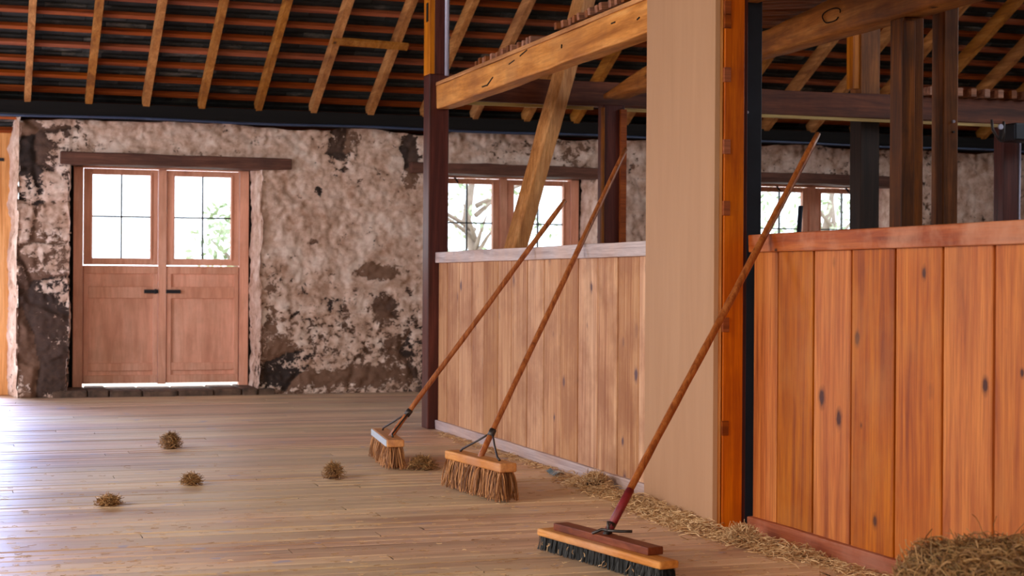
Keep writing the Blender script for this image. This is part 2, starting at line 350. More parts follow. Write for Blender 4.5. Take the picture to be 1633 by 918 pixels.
def far_wall():
    st = .0135
    xs = np.arange(-2.6, 10.6+st, st); zs = np.arange(0, 2.36, st)
    X, Z = np.meshgrid(xs, zs); h_, pl, td = relief(X, Z)
    top = 2.225+.05*(fbm(xs*2.2, xs*0, 3, 80)-.5)*2
    Zt = np.minimum(Z, top[None, :])
    Y = WY-h_
    nx = len(xs); nz = len(zs)
    keep = np.ones((nz-1, nx-1), bool); xc = (xs[:-1]+xs[1:])/2; zc = (zs[:-1]+zs[1:])/2
    V = [np.stack([X, Y, Zt], -1).reshape(-1, 3)]; P = [pl.ravel()]; T = [td.ravel()]
    for a, b_, zt in OPEN:
        jx = .022*(fbm(zs*5, zs*0+a, 3, 11)-.5)*2
        keep &= ~((xc[None, :] > (a+jx[:-1, None])) & (xc[None, :] < (b_+jx[:-1, None])) & (zc[:, None] < zt))
    ii, jj = np.nonzero(keep); q = ii*nx+jj
    FA = [np.stack([q, q+1, q+nx+1, q+nx], -1)]
    base = nx*nz
    for a, b_, zt in OPEN:          # the reveals on both sides of every opening
        for side, xx in ((1, a), (-1, b_)):
            ys = np.arange(WY-.055, WT, .02); zz = np.arange(0, zt+.03, .02)
            YY, ZZ = np.meshgrid(ys, zz)
            jx = .022*(fbm(ZZ*5, ZZ*0+a, 3, 11)-.5)*2
            hh, pp, tt = relief(YY*1.0+xx*3, ZZ)
            XX = xx+jx+side*(hh-.03)*.7+(side*np.clip(YY-WY, 0, 1)*(.20 if b_ < .5 else .07))
            V.append(np.stack([XX, YY, ZZ], -1).reshape(-1, 3)); P.append(np.clip(pp+.18, 0, 2).ravel()); T.append(tt.ravel())
            ny = len(ys); k = np.arange((len(zz)-1)*ny).reshape(-1, ny)[:, :-1].ravel()+base
            FA.append(np.stack([k, k+1, k+ny+1, k+ny], -1)); base += len(zz)*ny
    V = np.concatenate(V); P = np.concatenate(P); T = np.concatenate(T); FA = np.concatenate(FA)
    me = bpy.data.meshes.new('wall_far'); me.from_pydata([], [], [])
    me.vertices.add(len(V)); me.vertices.foreach_set('co', V.ravel())
    me.loops.add(FA.size); me.loops.foreach_set('vertex_index', FA.ravel().astype(np.int32))
    me.polygons.add(len(FA)); me.polygons.foreach_set('loop_start', np.arange(0, FA.size, 4, dtype=np.int32))
    me.update(calc_edges=True); me.validate()
    me.polygons.foreach_set('use_smooth', np.ones(len(me.polygons), bool))
    a = me.attributes.new('plaster', 'FLOAT', 'POINT'); a.data.foreach_set('value', P.astype(np.float32))
    a = me.attributes.new('tone', 'FLOAT', 'POINT'); a.data.foreach_set('value', T.astype(np.float32))
    me.materials.append(M['stonewall']); o = bpy.data.objects.new('wall_far', me); COL.objects.link(o); struct(o)
far_wall()
# the rest of the shell (outer leaf of the far wall, side walls, wall behind the photographer)
mb = MB()
ex = [-2.6]+[v for a, b_, _ in OPEN for v in (a-.02, b_+.02)]+[10.7]
for i in range(0, len(ex), 2): mb.box(ex[i], ex[i+1], WY+.08, WT, 0, 2.2)
for a, b_, zt in OPEN[1:]: mb.box(a-.02, b_+.02, WY+.08, WT, 1.93, 2.2)
struct(mb.build('wall_far_backing', 'render')).name = 'wall_outer'
mb = MB(); mb.box(10.6, 10.8, -2, 14, 0, 3.0); struct(mb.build('wall_right', 'render'))
mb = MB(); mb.box(-4.0, -3.8, -2, 2.2, 0, 2.6); mb.box(-4., -3.8, 6.2, 8.9, 0, 2.6); mb.box(-4., -3.8, 11.5, 14, 0, 2.6); mb.box(-4., -3.8, -2, 14, 2.6, 6.5); struct(mb.build('wall_left', 'render'))
mb = MB(); mb.box(-4, 10.8, -2.2, -2, 0, 6.6); struct(mb.build('wall_rear', 'render'))

# ------------------------------------------------------------------ floor
mb = MB(); y = -2.; 
while y < 14.06:
    wd = random.choice((.098, .102, .105, .11)); x = -4.-random.uniform(0, 3)
    while x < 10.7:
        L = random.uniform(2.0, 4.4); x1 = min(x+L, 10.7)
        if x1 > -3.9:
            dz = random.uniform(-.003, .0); t = random.uniform(-.0012, .0012); g_ = random.choice((.003, .004, .005, .006, .009))
            a, c_ = max(x, -3.9), x1-.003
            n_ = 3
            vs = []
            for i in range(n_+1):
                xx = a+(c_-a)*i/n_; w0 = random.uniform(0, .0012)
                vs += [(xx, y+w0, dz+t-.02), (xx, y+w0, dz+t-.0025), (xx, y+w0+.003, dz+t), (xx, y+wd-g_-.003-w0, dz-t), (xx, y+wd-g_-w0, dz-t-.0025), (xx, y+wd-g_-w0, dz-t-.02)]
            fs = [(6*i+k, 6*i+k+1, 6*i+7+k, 6*i+6+k) for i in range(n_) for k in range(5)]
            mb.add(vs, [f[::-1] for f in fs])
        x = x1
    y += wd
struct(mb.build('floor', 'floor', origin=(0, 0, 0)))
mb = MB(); mb.box(-4, 10.8, -2.2, 14.1, -.25, -.012); struct(mb.build('floor_base', 'earth')).name = 'floor_bed'

# ------------------------------------------------------------------ roof: tiles, battens, rafters
SL = .52; Z0 = 2.31; Y0 = 13.3
def zr(y): return Z0+SL*(Y0-y)            # underside of the rafters on the far slope
RIDGE = 5.4; cs = 1/math.hypot(1, SL); nrm = Vector((0, SL*cs, cs)); dn = Vector((0, cs, -SL*cs))
mb = MB(); sp = .205; k = 0
yy = 14.35
courses = []
while yy > RIDGE: courses.append(yy); yy -= sp*cs
for k, yy in enumerate(courses):
    x = -4.-(k % 2)*.15
    while x < 10.8:
        p = Vector((x, yy, zr(yy)))+nrm*.150
        q = p-dn*(sp+.05)
        a = [p+nrm*.022, q-nrm*.004]
        r_ = random.random(); j = random.uniform(-.003, .003)
        vs = [a[0]+nrm*j, a[0]+Vector((.296, 0, 0)), a[1]+Vector((.296, 0, 0)), a[1]+nrm*j]
        vs2 = [v+nrm*.014 for v in vs]
        mb.add(vs+vs2, [(0, 1, 2, 3), (7, 6, 5, 4), (0, 4, 5, 1), (1, 5, 6, 2), (2, 6, 7, 3), (3, 7, 4, 0)], r_)
        x += .30
struct(mb.build('ceiling', 'tile', origin=(0, 0, 0)))
mb = MB(); zt = zr(RIDGE)+.2
mb.add([(-4, RIDGE-.3, zt+.12), (10.8, RIDGE-.3, zt+.12), (10.8, 14.5, zr(14.5)+.25), (-4, 14.5, zr(14.5)+.25), (-4, -2.2, 2.45), (10.8, -2.2, 2.45)],
       [(0, 1, 2, 3), (4, 5, 1, 0)]); struct(mb.build('ceiling_underlay', 'tie_dark')).name = 'ceiling_lining'
ordn = ['first', 'second', 'third', 'fourth', 'fifth', 'sixth', 'seventh', 'eighth', 'ninth', 'tenth', 'eleventh', 'twelfth', 'thirteenth', 'fourteenth', 'fifteenth',
        'sixteenth', 'seventeenth', 'eighteenth', 'nineteenth', 'twentieth', 'twenty-first', 'twenty-second', 'twenty-third', 'twenty-fourth']
for k, yy in enumerate(courses[2:22]):
    p = Vector((0, yy, zr(yy)))+nrm*(.10+.018)
    mb = MB(); mb.obox((3.35, p.y, p.z), (1, 0, 0), dn, nrm, 7.2, .0225, .016)
    tag(mb.build('roof_batten', 'batten', bevel=.002), 'thin orange-brown batten under the dark roof tiles, %s row up from the far stone wall' % ordn[k], 'batten', 'roof battens across the rafters')
rx = [.409, .87, 1.32, 1.764, 2.211, 2.678, 3.155]+[3.155+.4575*i for i in range(1, 17)]
proto = None
for i in range(-4, len(rx)):
    X = rx[i] if i >= 0 else .409+.4575*i
    X += random.uniform(-.012, .012)
    mb = MB(); a = Vector((X, 13.30, zr(13.30)))+nrm*.045; b_ = Vector((X+random.uniform(-.02, .02), RIDGE, zr(RIDGE)))+nrm*.045
    mb.beam(a, b_, .052, .11, nrm, n=6, wob=.0025)
    o = mb.build('roof_rafter', 'rafter', bevel=.003)
    if i < 0: lab = 'sawn roof rafter left of the picture above the open doorway'
    elif i < 7: lab = 'golden sawn roof rafter sloping up from the stone wall, %s from the left edge' % ordn[i]
    elif i < 14: lab = 'roof rafter behind the golden loft beam and leaning strut, %s counted from the left edge' % ordn[i]
    else: lab = 'dim roof rafter above the right stall, %s counted from the left edge' % ordn[i]
    tag(o, lab, 'rafter', 'common roof rafters')
# short board nailed under two rafters
mb = MB(); y_ = 12.35; mb.obox((2.93, y_, zr(y_)-.018), (1, 0, -.03), dn, nrm, .30, .035, .014)
tag(mb.build('nailed_board', 'rafter', bevel=.003), 'short loose board nailed beneath two rafters left of the dark post', 'board')
mb = MB(); mb.box(-4, 10.6, 13.25, 13.60, 2.235, 2.34); tag(mb.build('wall_plate', 'tie_dark', bevel=.006), 'dark timber wall plate along the top of the stone wall, blackened for the unlit eaves', 'beam')  # made deep and near-black for the eaves that no light reaches
mb = MB(); pts = [(-1.2+i*.4, 13.235-.004*math.sin(i), 2.222+.006*math.sin(i*1.3)) for i in range(30)]; mb.tube(pts, .011, 8)
tag(mb.build('conduit', 'cable', smooth=True), 'thin blue-grey conduit running along the top of the stone wall', 'pipe')

# ------------------------------------------------------------------ doors in the far wall
DY = 13.88
def make_door(name):
    cx = 1.5215; t = thing(name, (cx, DY, .055)); struct(t)
    def X(a): return cx+a
    f = MB(); f.box(X(-.722), X(-.645), DY, DY+.09, .055, 1.91); f.box(X(.645), X(.722), DY, DY+.09, .055, 1.91); f.box(X(-.722), X(.722), DY, DY+.09, 1.868, 1.93)
    f.build('door_frame', 'door', t, .004)
    jm = MB(); jm.box(X(-.90), X(-.722), DY+.02, DY+.12, -.0, 1.98); jm.box(X(.722), X(.90), DY+.02, DY+.12, -.0, 1.98); jm.box(X(-.80), X(.80), DY+.03, DY+.12, 1.93, 2.05); jm.build('gap_filler', 'tie_dark', t)  # added dark filler blocking the light gap between frame and opening
    c = MB(); c.box(X(-.033), X(.033), DY-.01, DY+.05, .075, 1.868); c.build('centre_stile', 'door', t, .004)
    for s in (-1, 1):
        def bx(m_, a, b_, y0, y1, z0, z1):
            lo, hi = sorted((s*a, s*b_)); m_.box(X(lo), X(hi), y0, y1, z0, z1)
        u = MB()
        bx(u, .037, .10, DY+.01, DY+.05, 1.068, 1.862); bx(u, .57, .640, DY+.01, DY+.05, 1.068, 1.862)
        bx(u, .10, .57, DY+.01, DY+.05, 1.815, 1.862); bx(u, .10, .57, DY+.01, DY+.05, 1.068, 1.123)
        # raised beads
        bx(u, .085, .10, DY-.002, DY+.012, 1.11, 1.83); bx(u, .57, .585, DY-.002, DY+.012, 1.11, 1.83)
        sash = u.build('window_sash', 'door', t, .003)
        g_ = MB(); bx(g_, .095, .575, DY+.028, DY+.032, 1.118, 1.82); g_.build('glass_pane', 'glass', sash)
        mu = MB(); bx(mu, .329, .341, DY+.018, DY+.042, 1.12, 1.818); bx(mu, .098, .572, DY+.018, DY+.042, 1.462, 1.474); mu.build('glazing_bar', 'steel', sash)
        l = MB(); bx(l, .037, .643, DY+.022, DY+.05, .082, 1.060)
        bx(l, .037, .637, DY+.002, DY+.024, .995, 1.055); bx(l, .075, .60, DY+.002, DY+.024, .79, .885); bx(l, .037, .637, DY+.002, DY+.024, .082, .15); bx(l, .075, .60, DY+.006, DY+.024, .185, .25)
        bx(l, .037, .075, DY+.002, DY+.024, .15, .995); bx(l, .60, .637, DY+.002, DY+.024, .15, .995)
        l.build('lower_leaf', 'door', t, .003)
    b1 = MB(); b1.box(X(-.150), X(-.035), DY-.022, DY-.003, .832, .862); b1.box(X(-.065), X(-.05), DY-.03, DY-.003, .828, .868); b1.build('door_bolt', 'black_iron', t, .002)
    b2 = MB(); b2.box(X(.03), X(.150), DY-.022, DY-.003, .832, .862); b2.build('door_bolt', 'black_iron', t, .002)
    return t
d1 = make_door('door_1')
d2 = dup(d1, (3.0, 0, 0)); d2.name = 'door_2'; d3 = dup(d1, (6.10, 0, 0)); d3.name = 'door_3'
for o, dx in ((d2, 3.), (d3, 6.1)): ORG[o.name] = (1.5215+dx, DY, .055); o['_o'] = ORG[o.name]
for dd, xs in ((d2, (-.45,)), (d3, (-.37, .37))):
    for q in xs:
        c = Vector(ORG[dd.name]); m_ = MB(); m_.beam((c.x+q-.012, DY-.012, 1.87), (c.x+q+.02, DY-.02, 1.82), .014, .014); m_.build('turn_button', 'black_iron', dd)
# open doorway at the far left: its frame post and a plank leaf folded back
t = thing('door_4', (.2, DY, 0)); struct(t)
mb = MB(); mb.box(.20, .335, DY, DY+.1, 0, 2.17); mb.box(-1.3, -1.2, DY, DY+.1, 0, 2.17); mb.box(-1.3, .3, DY, DY+.1, 2.17, 2.25); mb.build('door_frame', 'door_plank', t, .004)
mb = MB(); mb.box(.165, .198, DY-.02, DY+.50, .03, 2.16); mb.build('door_leaf', 'door_plank', t, .004)
mb = MB(); mb.box(.21, .25, DY-.012, DY+.001, 1.90, 1.925); mb.build('hinge', 'black_iron', t, .002)
for i, (a, b_) in enumerate(((.67, 2.53), (3.56, 5.36), (6.62, 8.46))):
    mb = MB(); mb.beam((a, WY+.03, 1.915+.005*i), (b_, WY+.03, 1.912), .26, .095, n=8, wob=.006)
    tag(mb.build('door_lintel', 'lintel', bevel=.008), ['rough dark timber lintel over the left double door', 'rough dark timber lintel over the middle double door beyond the pale stall', 'rough timber lintel over the right double door beyond the orange stall'][i], 'lintel', 'door lintels in the stone wall')
for i, (a, b_, _) in enumerate(OPEN[1:]):
    mb = MB(); x = a-.12
    while x < b_+.05:
        L = random.uniform(.12, .3); mb.box(x, x+L-.008, WY-.07-random.uniform(0, .03), WT+.05, -.01, .052+random.uniform(-.008, .006)); x += L
    o = mb.build('door_sill', 'sill', bevel=.012); o.name = 'trim_%d' % (i+1); struct(o)

# ------------------------------------------------------------------ outdoors, seen through the door lights
mb = MB(); mb.box(-30, 60, 14.1, 80, -.2, -.03); struct(mb.build('ground', 'ground'))
def tree(x, y, h_, r_, nl, lab):
    t = thing('tree', (x, y, -.03), lab, 'tree', 'trees outside the doors')
    m_ = MB(); m_.tube([(x, y, -.05), (x+.1, y, h_*.3), (x-.1, y+.1, h_*.6), (x, y, h_*.9)], [.14, .10, .07, .03], 8)
    for k in range(9):
        a = random.uniform(0, 6.28); z = h_*random.uniform(.25, .7); e = r_*random.uniform(.5, .95)
        m_.tube([(x, y, z), (x+math.cos(a)*e*.5, y+math.sin(a)*e*.5, z+.25), (x+math.cos(a)*e, y+math.sin(a)*e, z+.45)], [.04, .025, .01], 5)
    m_.build('trunk', 'bark', t, smooth=True)
    l = MB()
    for k in range(nl):
        a = random.uniform(0, 6.28); q = random.random()**.5*r_; z = h_*random.uniform(.15, 1.)
        q *= math.sqrt(max(.05, 1-((z/h_-.55)/.5)**2)); c = Vector((x+math.cos(a)*q, y+math.sin(a)*q, z))
        d = Vector([random.gauss(0, 1) for _ in range(3)]).normalized()*.07; e = d.cross(Vector([random.gauss(0, 1) for _ in range(3)])).normalized()*.028
        l.add([c-d, c+e, c+d, c-e], [(0, 1, 2, 3)])
    l.build('foliage', 'leaf', t)
tree(3.25, 20.5, 1.9, .8, 900, 'pale leafy tree seen through the right panes of the left door')
tree(6.6, 21.5, 3.0, 1.2, 350, 'thin pale tree seen through the middle door panes')
tree(11.6, 20.5, 2.6, 1.3, 900, 'pale leafy bush seen through the right door panes')

# ------------------------------------------------------------------ stall partitions
PX = 2.83
def partition(name, y0, y1, ys, cap, base, boards, label, capx=0., bx=0.):
    t = thing(name, (PX+.05, (y0+y1)/2, 0), label, 'stall partition')
    m_ = MB()
    ys = sorted(ys)
    for a, b_ in zip(ys[:-1], ys[1:]):
        x0 = PX+.022+random.uniform(-.0015, .0015)
        g_ = .0065
        m_.add([(x0+.014, a+g_, .045), (x0+.003, a+g_+.0005, .045), (x0, a+g_+.004, .045), (x0, b_-g_-.004, .045), (x0+.003, b_-g_-.0005, .045), (x0+.014, b_-g_, .045),
                (x0+.014, a+g_, 1.10), (x0+.003, a+g_+.0005, 1.10), (x0, a+g_+.004, 1.10), (x0, b_-g_-.004, 1.10), (x0+.003, b_-g_-.0005, 1.10), (x0+.014, b_-g_, 1.10)],
               [(i, i+6, i+7, i+1) for i in range(5)])
        m_.box(x0+.0141, x0+.028, a, b_, .045, 1.10, .5)
    m_.build('boards', boards, t)
    c = MB(); c.beam((PX+.06-capx, y0-.0, 1.100), (PX+.06-capx, y1, 1.100), .12, .068, n=10, wob=.0018); c.build('cap_rail', cap, t, .004)
    b_ = MB(); b_.beam((PX+.04-bx, y0, .028), (PX+.04-bx, y1, .028), .075, .06, n=10, wob=.003); b_.build('skirting_board', base, t, .005)
    r_ = MB(); r_.box(PX+.052, PX+.09, y0, y1, .95, 1.03); r_.box(PX+.052, PX+.09, y0, y1, .10, .17); r_.build('back_rail', boards, t, .003)
    return t

ysL = [10.09, 9.889, 9.625, 9.36, 9.108, 8.845, 8.596, 8.327, 8.063, 7.804, 7.551, 7.288, 7.033, 6.778, 6.52, 6.30]
partition('stall_partition', 6.30, 10.09, ysL, 'cap_grey', 'base_grey', 'pine_light', 'long stall partition of pale knotty pine boards with a grey worn cap rail, behind two brooms')
ysR = [5.652, 5.451, 5.18, 4.918, 4.639, 4.365, 4.099, 3.83, 3.56, 3.29, 3.02, 2.75, 2.43]
partition('stall_partition', 2.43, 5.652, ysR, 'cap_red', 'base_red', 'pine_orange', 'near stall partition of varnished orange pine boards with a reddish cap rail, at the right')

# plywood sheet leaning against the post
t0, t1 = Vector((2.800, 6.56, 0)), Vector((2.700, 5.66, 0)); dd = (t1-t0).normalized(); pn = Vector((dd.y, -dd.x, 0))
ply = thing('plywood_sheet', (t0+t1)/2, 'tall tan plywood sheet standing upright between the pale and orange partitions', 'board')
mb = MB(); c = (t0+t1)/2; mb.obox((c.x, c.y, 1.35), dd, pn, (0, 0, 1), (t1-t0).length/2, .010, 1.35)
mb.build('sheet', 'ply', ply, .0015)
mb = MB(); e = t1-dd*.008+pn*0; mb.obox((t1.x+.014, t1.y+.018, 1.35), (1, 0, 0), (0, 1, 0), (0, 0, 1), .010, .016, 1.35)
mb.build('edge_strip', 'door_plank', ply, .002)

# ------------------------------------------------------------------ posts
def post(name, x0, x1, y0, y1, z1, mat, label, bev=.006, z0=0., wob=0):
    t = thing(name, ((x0+x1)/2, (y0+y1)/2, z0), label, 'post', 'timber posts')
    m_ = MB(); m_.box(x0, x1, y0, y1, z0, z1); m_.build('shaft', mat, t, bev); return t
p = thing('timber_post', (2.85, 10.17, 0), 'dark red-brown square post at the far end of the pale partition, orange light painted on its left edge above the beam', 'post')
mb = MB(); mb.box(2.785, 2.918, 10.1, 10.24, 0, 2.28); mb.build('shaft', 'post_dark', p, .006)
mb = MB(); mb.box(2.785, 2.82, 10.1, 10.24, 2.28, 3.6); mb.build('orange_lit_edge', 'post_golden', p, .003)  # orange light on the upper left face, put in as a golden strip
mb = MB(); mb.box(2.82, 2.918, 10.1, 10.24, 2.28, 3.6); mb.build('upper_shaft', 'post_dark', p, .003)
mb = MB(); mb.box(2.780, 2.787, 10.135, 10.17, 2.62, 2.74); mb.build('mortise_slot', 'tie_dark', p)
mb = MB(); mb.tube([(2.895, 10.083, 2.27), (2.893, 10.083, 2.9), (2.893, 10.083, 3.6)], .0125, 10)
tag(mb.build('conduit_pipe', 'pipe', smooth=True), 'pale lilac vertical conduit on the dark post above the golden beam', 'pipe')
op = thing('timber_post', (2.78, 5.72, 0), 'bright orange pine post with dark mortise plugs beside the plywood sheet', 'post')
mb = MB(); mb.box(2.728, 2.812, 5.655, 5.77, 0, 2.85); mb.build('shaft', 'post_orange', op, .003)
for z in (.395, .79, 1.235, 1.47, 1.745, 1.95, 2.0):
    mb = MB(); mb.box(2.724, 2.752, 5.650, 5.70, z-.028, z+.028); mb.build('mortise_plug', 'stub', op, .002)
np_ = thing('steel_post', (2.9, 5.8, 0), 'narrow dark blue-black upright post behind the near end of the orange partition', 'post')
mb = MB(); mb.box(2.885, 2.955, 5.79, 5.86, 0, 2.2); mb.build('shaft', 'navy', np_, .003)
mb = MB(); mb.tube([(2.89, 5.784, 1.62), (2.89, 5.79, 1.62)], .006, 8); mb.build('bolt', 'pipe', np_)
mb = MB(); mb.box(2.816, 2.848, 5.70, 5.76, 0, 2.85); o = mb.build('post_batten', 'post_dark', bevel=.002); tag(o, 'thin dark red upright batten between the orange post and the blue-black post', 'batten')

# loft beams
bt = thing('loft_beam', (2.86, 7, 2.06), 'heavy golden hewn loft beam running from the dark post towards the viewer', 'beam')
mb = MB(); a, b_ = (2.885, 10.098, 2.128), (2.885, 3.2, 2.128); mb.beam(a, b_, .11, .148, n=26, wob=.0035); mb.build('beam', 'beam', bt, .009)
mb = MB(); mb.beam((2.86, 10.09, 2.213), (2.86, 3.2, 2.213), .07, .022, n=14, wob=.001); mb.build('ledger_strip', 'rafter', bt, .002)
for (yy, zz, ln, tilt) in ((8.55, 2.16, .10, .1), (8.95, 2.10, .12, .3), (7.05, 2.155, .05, .0), (7.75, 2.14, .02, 1.4), (8.35, 2.185, .12, .15), (9.05, 2.085, .10, .0), (6.75, 2.13, .03, .2)):
    mb = MB(); d = Vector((0, -math.cos(tilt), math.sin(tilt))); mb.obox((2.829, yy, zz), d, (1, 0, 0), d.cross(Vector((1, 0, 0))), ln/2, .003, .003); mb.build('crack', 'tie_dark', bt)
# second beam: a half-round log with a wandering lower edge
lt = thing('loft_beam', (4.06, 7, 2.15), 'rough brown half-round log beam further back above the right stall, with a dark knot ring', 'beam')
vs = []; fs = []; N = 60; K = 12
HY = [3.0, 6.0, 7.0, 7.4, 7.86, 8.6, 9.4, 9.9, 10.16]; HH = [.20, .20, .195, .165, .13, .14, .155, .07, .035]
for i in range(N+1):
    y_ = 10.15-i*(10.15-3.4)/N; hh = float(np.interp(y_, HY, HH))/2
    for k in range(K):
        a = 2*math.pi*k/K+.26; ww = .08
        sx = math.copysign(abs(math.cos(a))**.3, math.cos(a)); sz = math.copysign(abs(math.sin(a))**.45, math.sin(a))
        nn = mnoise.noise(Vector((y_*2.3, k*.7, 1)))*.010; n2 = mnoise.noise(Vector((y_*3.1, 5, k*.1)))*.008
        vs.append((4.08+ww*sx+nn, y_, 2.172+hh+sz*hh+n2))
for i in range(N):
    for k in range(K): fs.append((i*K+k, i*K+(k+1) % K, (i+1)*K+(k+1) % K, (i+1)*K+k))
fs.append(tuple(range(K-1, -1, -1))); fs.append(tuple(N*K+k for k in range(K)))
mb = MB(); mb.add(vs, fs, .5); mb.build('log', 'beam_brown', lt, smooth=True)
mb = MB(); mb.tube([(3.992, 7.09-(.085+.008*math.sin(3*t_))*math.cos(t_), 2.262+(.036+.004*math.cos(2*t_))*math.sin(t_)) for t_ in np.linspace(0, 5.8, 24)], .003, 6); mb.build('knot_ring', 'tie_dark', lt)
mb = MB(); mb.tube([(3.985, 6.25, 2.26), (4.0, 6.23, 2.27)], .018, 8); mb.build('knot_hole', 'tie_dark', lt)

# slats lying across the two loft beams
sl = None; first = True
ysl = [9.28-.0795*i for i in range(14)]+[7.845-.0795*i for i in range(56)]
for i, yy in enumerate(ysl):
    z = 2.226+(.012 if i > 13 else 0)
    L = 1.12 if i > 13 else .30
    mb = MB(); x0 = 2.835+random.uniform(-.012, .012)
    if i < 14: mb.box(x0, x0+L+random.uniform(-.02, .02), yy-.017, yy+.017, z, z+.038+random.uniform(-.006, .006))
    else:
        ze = 2.172+float(np.interp(yy, HY, HH))+.012+.022; mb.beam((x0, yy, z+.019), (4.12+random.uniform(-.02, .02), yy, ze), .034, .036)
    o = mb.build('loft_slat', 'slat', bevel=.002)
    if i < 14: tag(o, 'short brown slat stub on the golden beam in the row nearer the dark post', 'slat', 'short slat stubs on the golden beam')
    else: tag(o, 'long brown loft slat spanning from the golden beam to the log beam', 'slat', 'long slats spanning the two loft beams')

# post row along the truss
q = post('timber_post', 3.985, 4.14, 10.1, 10.2, 2.13, 'post_dark', 'dark slender post under the far end of the log beam, between plywood sheet and window')
q2 = MB(); q2.box(3.975, 3.99, 10.085, 10.12, 1.0, 2.11); q2.build('lit_edge_strip', 'post_brown', q, .002)  # paler brown strip paints the lit left edge
q2 = MB(); q2.box(4.10, 4.142, 10.07, 10.1, 0, 2.1); q2.build('brown_edge', 'stub', q, .002)
q = post('timber_post', 6.10, 6.255, 10.395, 10.55, 2.2, 'post_black', 'dark post rising behind the orange partition in front of the right door')
q2 = MB(); q2.box(6.10, 6.255, 10.395, 10.55, 2.2, 3.6); q2.build('upper_shaft', 'post_brown', q, .004)
q2 = MB(); q2.box(6.04, 6.10, 10.41, 10.5, 2.36, 2.95); q2.build('packing_block', 'post_golden', q, .003)
q = post('timber_post', 4.035, 4.14, 6.5, 6.62, 2.17, 'post_brown', 'broad two-plank brown post under the log beam, second of the uprights above the orange partition')
q2 = MB(); q2.box(4.020, 4.085, 6.485, 6.50, 0, 2.15); q2.build('cover_plank', 'post_brown', q, .003)
q = post('timber_post', 4.245, 4.325, 6.5, 6.6, 3.6, 'post_brown', 'tall narrow brown post with two bolt heads, right of the broad two-plank post')
for z in (1.700, 1.652):
    q2 = MB(); q2.tube([(4.295, 6.488, z), (4.295, 6.502, z)], .007 if z > 1.66 else .005, 10); q2.build('bolt', 'steel' if z < 1.66 else 'pipe', q)
q = post('timber_post', 7.17, 7.30, 10.2, 10.32, 2.12, 'post_dark', 'dark post at the right edge of the picture beside a thin bright pipe')
mb = MB(); mb.tube([(7.325, 10.22, 0), (7.32, 10.22, 1.2), (7.325, 10.22, 2.1)], .011, 8); tag(mb.build('steel_pipe', 'pipe', smooth=True), 'thin bright vertical pipe beside the dark post at the right edge', 'pipe')

mb = MB(); mb.beam((2.92, 10.33, 2.222), (5.0, 10.33, 2.222), .12, .165, n=6, wob=.004)
tag(mb.build('tie_beam', 'tie', bevel=.006), 'dark horizontal tie beam from the dark post to behind the plywood sheet', 'beam')
mb = MB(); mb.beam((5.003, 10.33, 2.222), (10.59, 10.33, 2.222), .12, .175, n=14, wob=.005)
tag(mb.build('tie_beam', 'tie', bevel=.006), 'purple-brown horizontal tie beam behind the uprights above the orange partition', 'beam')
mb = MB(); mb.box(2.93, 3.97, 10.24, 10.262, 2.108, 2.130); tag(mb.build('pale_batten', 'straw_pale', bevel=.002), 'thin pale batten under the tie beam left of the slender dark post', 'batten', 'pale battens under the tie beam')
mb = MB(); mb.box(4.15, 9.6, 10.24, 10.262, 2.106, 2.128); tag(mb.build('pale_batten', 'straw_pale', bevel=.002), 'thin pale batten under the tie beam right of the slender dark post', 'batten', 'pale battens under the tie beam')
for i in range(20):
    x = 6.55+i*.115; mb = MB(); mb.box(x, x+.045, 10.2, 11.6, 2.315, 2.375)
    tag(mb.build('loft_slat', 'slat', bevel=.002), 'small slat end lying on the purple-brown tie beam at the right', 'slat', 'slat ends on the tie beam at the right')

# leaning strut
a = Vector((3.33, 10.35, .92)); d = (Vector((3.912, 10.35, 2.852))-Vector((3.415, 10.35, 1.182))).normalized()
mb = MB(); P0 = Vector((3.392, 10.14, 1.18)); P1 = Vector((3.862, 10.14, 2.835)); d = (P1-P0).normalized()
mb.beam(P0-d*.35, P1+d*1.2, .108, .108, (-.42, .9, 0), n=14, wob=.003)
tag(mb.build('diagonal_strut', 'strut', bevel=.007), 'golden hewn strut leaning right, rising behind the pale partition past the loft beam', 'beam')

# pole end and lamp housing behind the orange partition
mb = MB(); mb.tube([(4.980, 9.4, 0), (5.080, 9.4, 1.450)], .016, 8)
o = mb.build('pole', 'navy', smooth=True); tag(o, 'dark green-black pole tip standing behind the orange partition, in front of the right door', 'pole')
lh = thing('lamp_housing', (7.25, 9.9, 2.0), 'black metal lamp housing with a bracket hanging at the right edge', 'lamp')
mb = MB(); mb.box(7.02, 7.5, 9.85, 10.05, 1.975, 2.10); mb.build('housing', 'black_iron', lh, .012)
mb = MB(); mb.tube([(6.86, 9.9, 2.12), (6.87, 9.9, 2.05), (6.92, 9.9, 1.98), (6.955, 9.9, 1.975), (6.965, 9.9, 2.03), (6.96, 9.9, 2.11)], .010, 8); mb.build('bracket', 'steel', lh, smooth=True)
mb = MB(); mb.tube([(6.93, 9.885, 2.07), (6.93, 9.90, 2.07)], .02, 10); mb.build('bolt', 'pipe', lh)

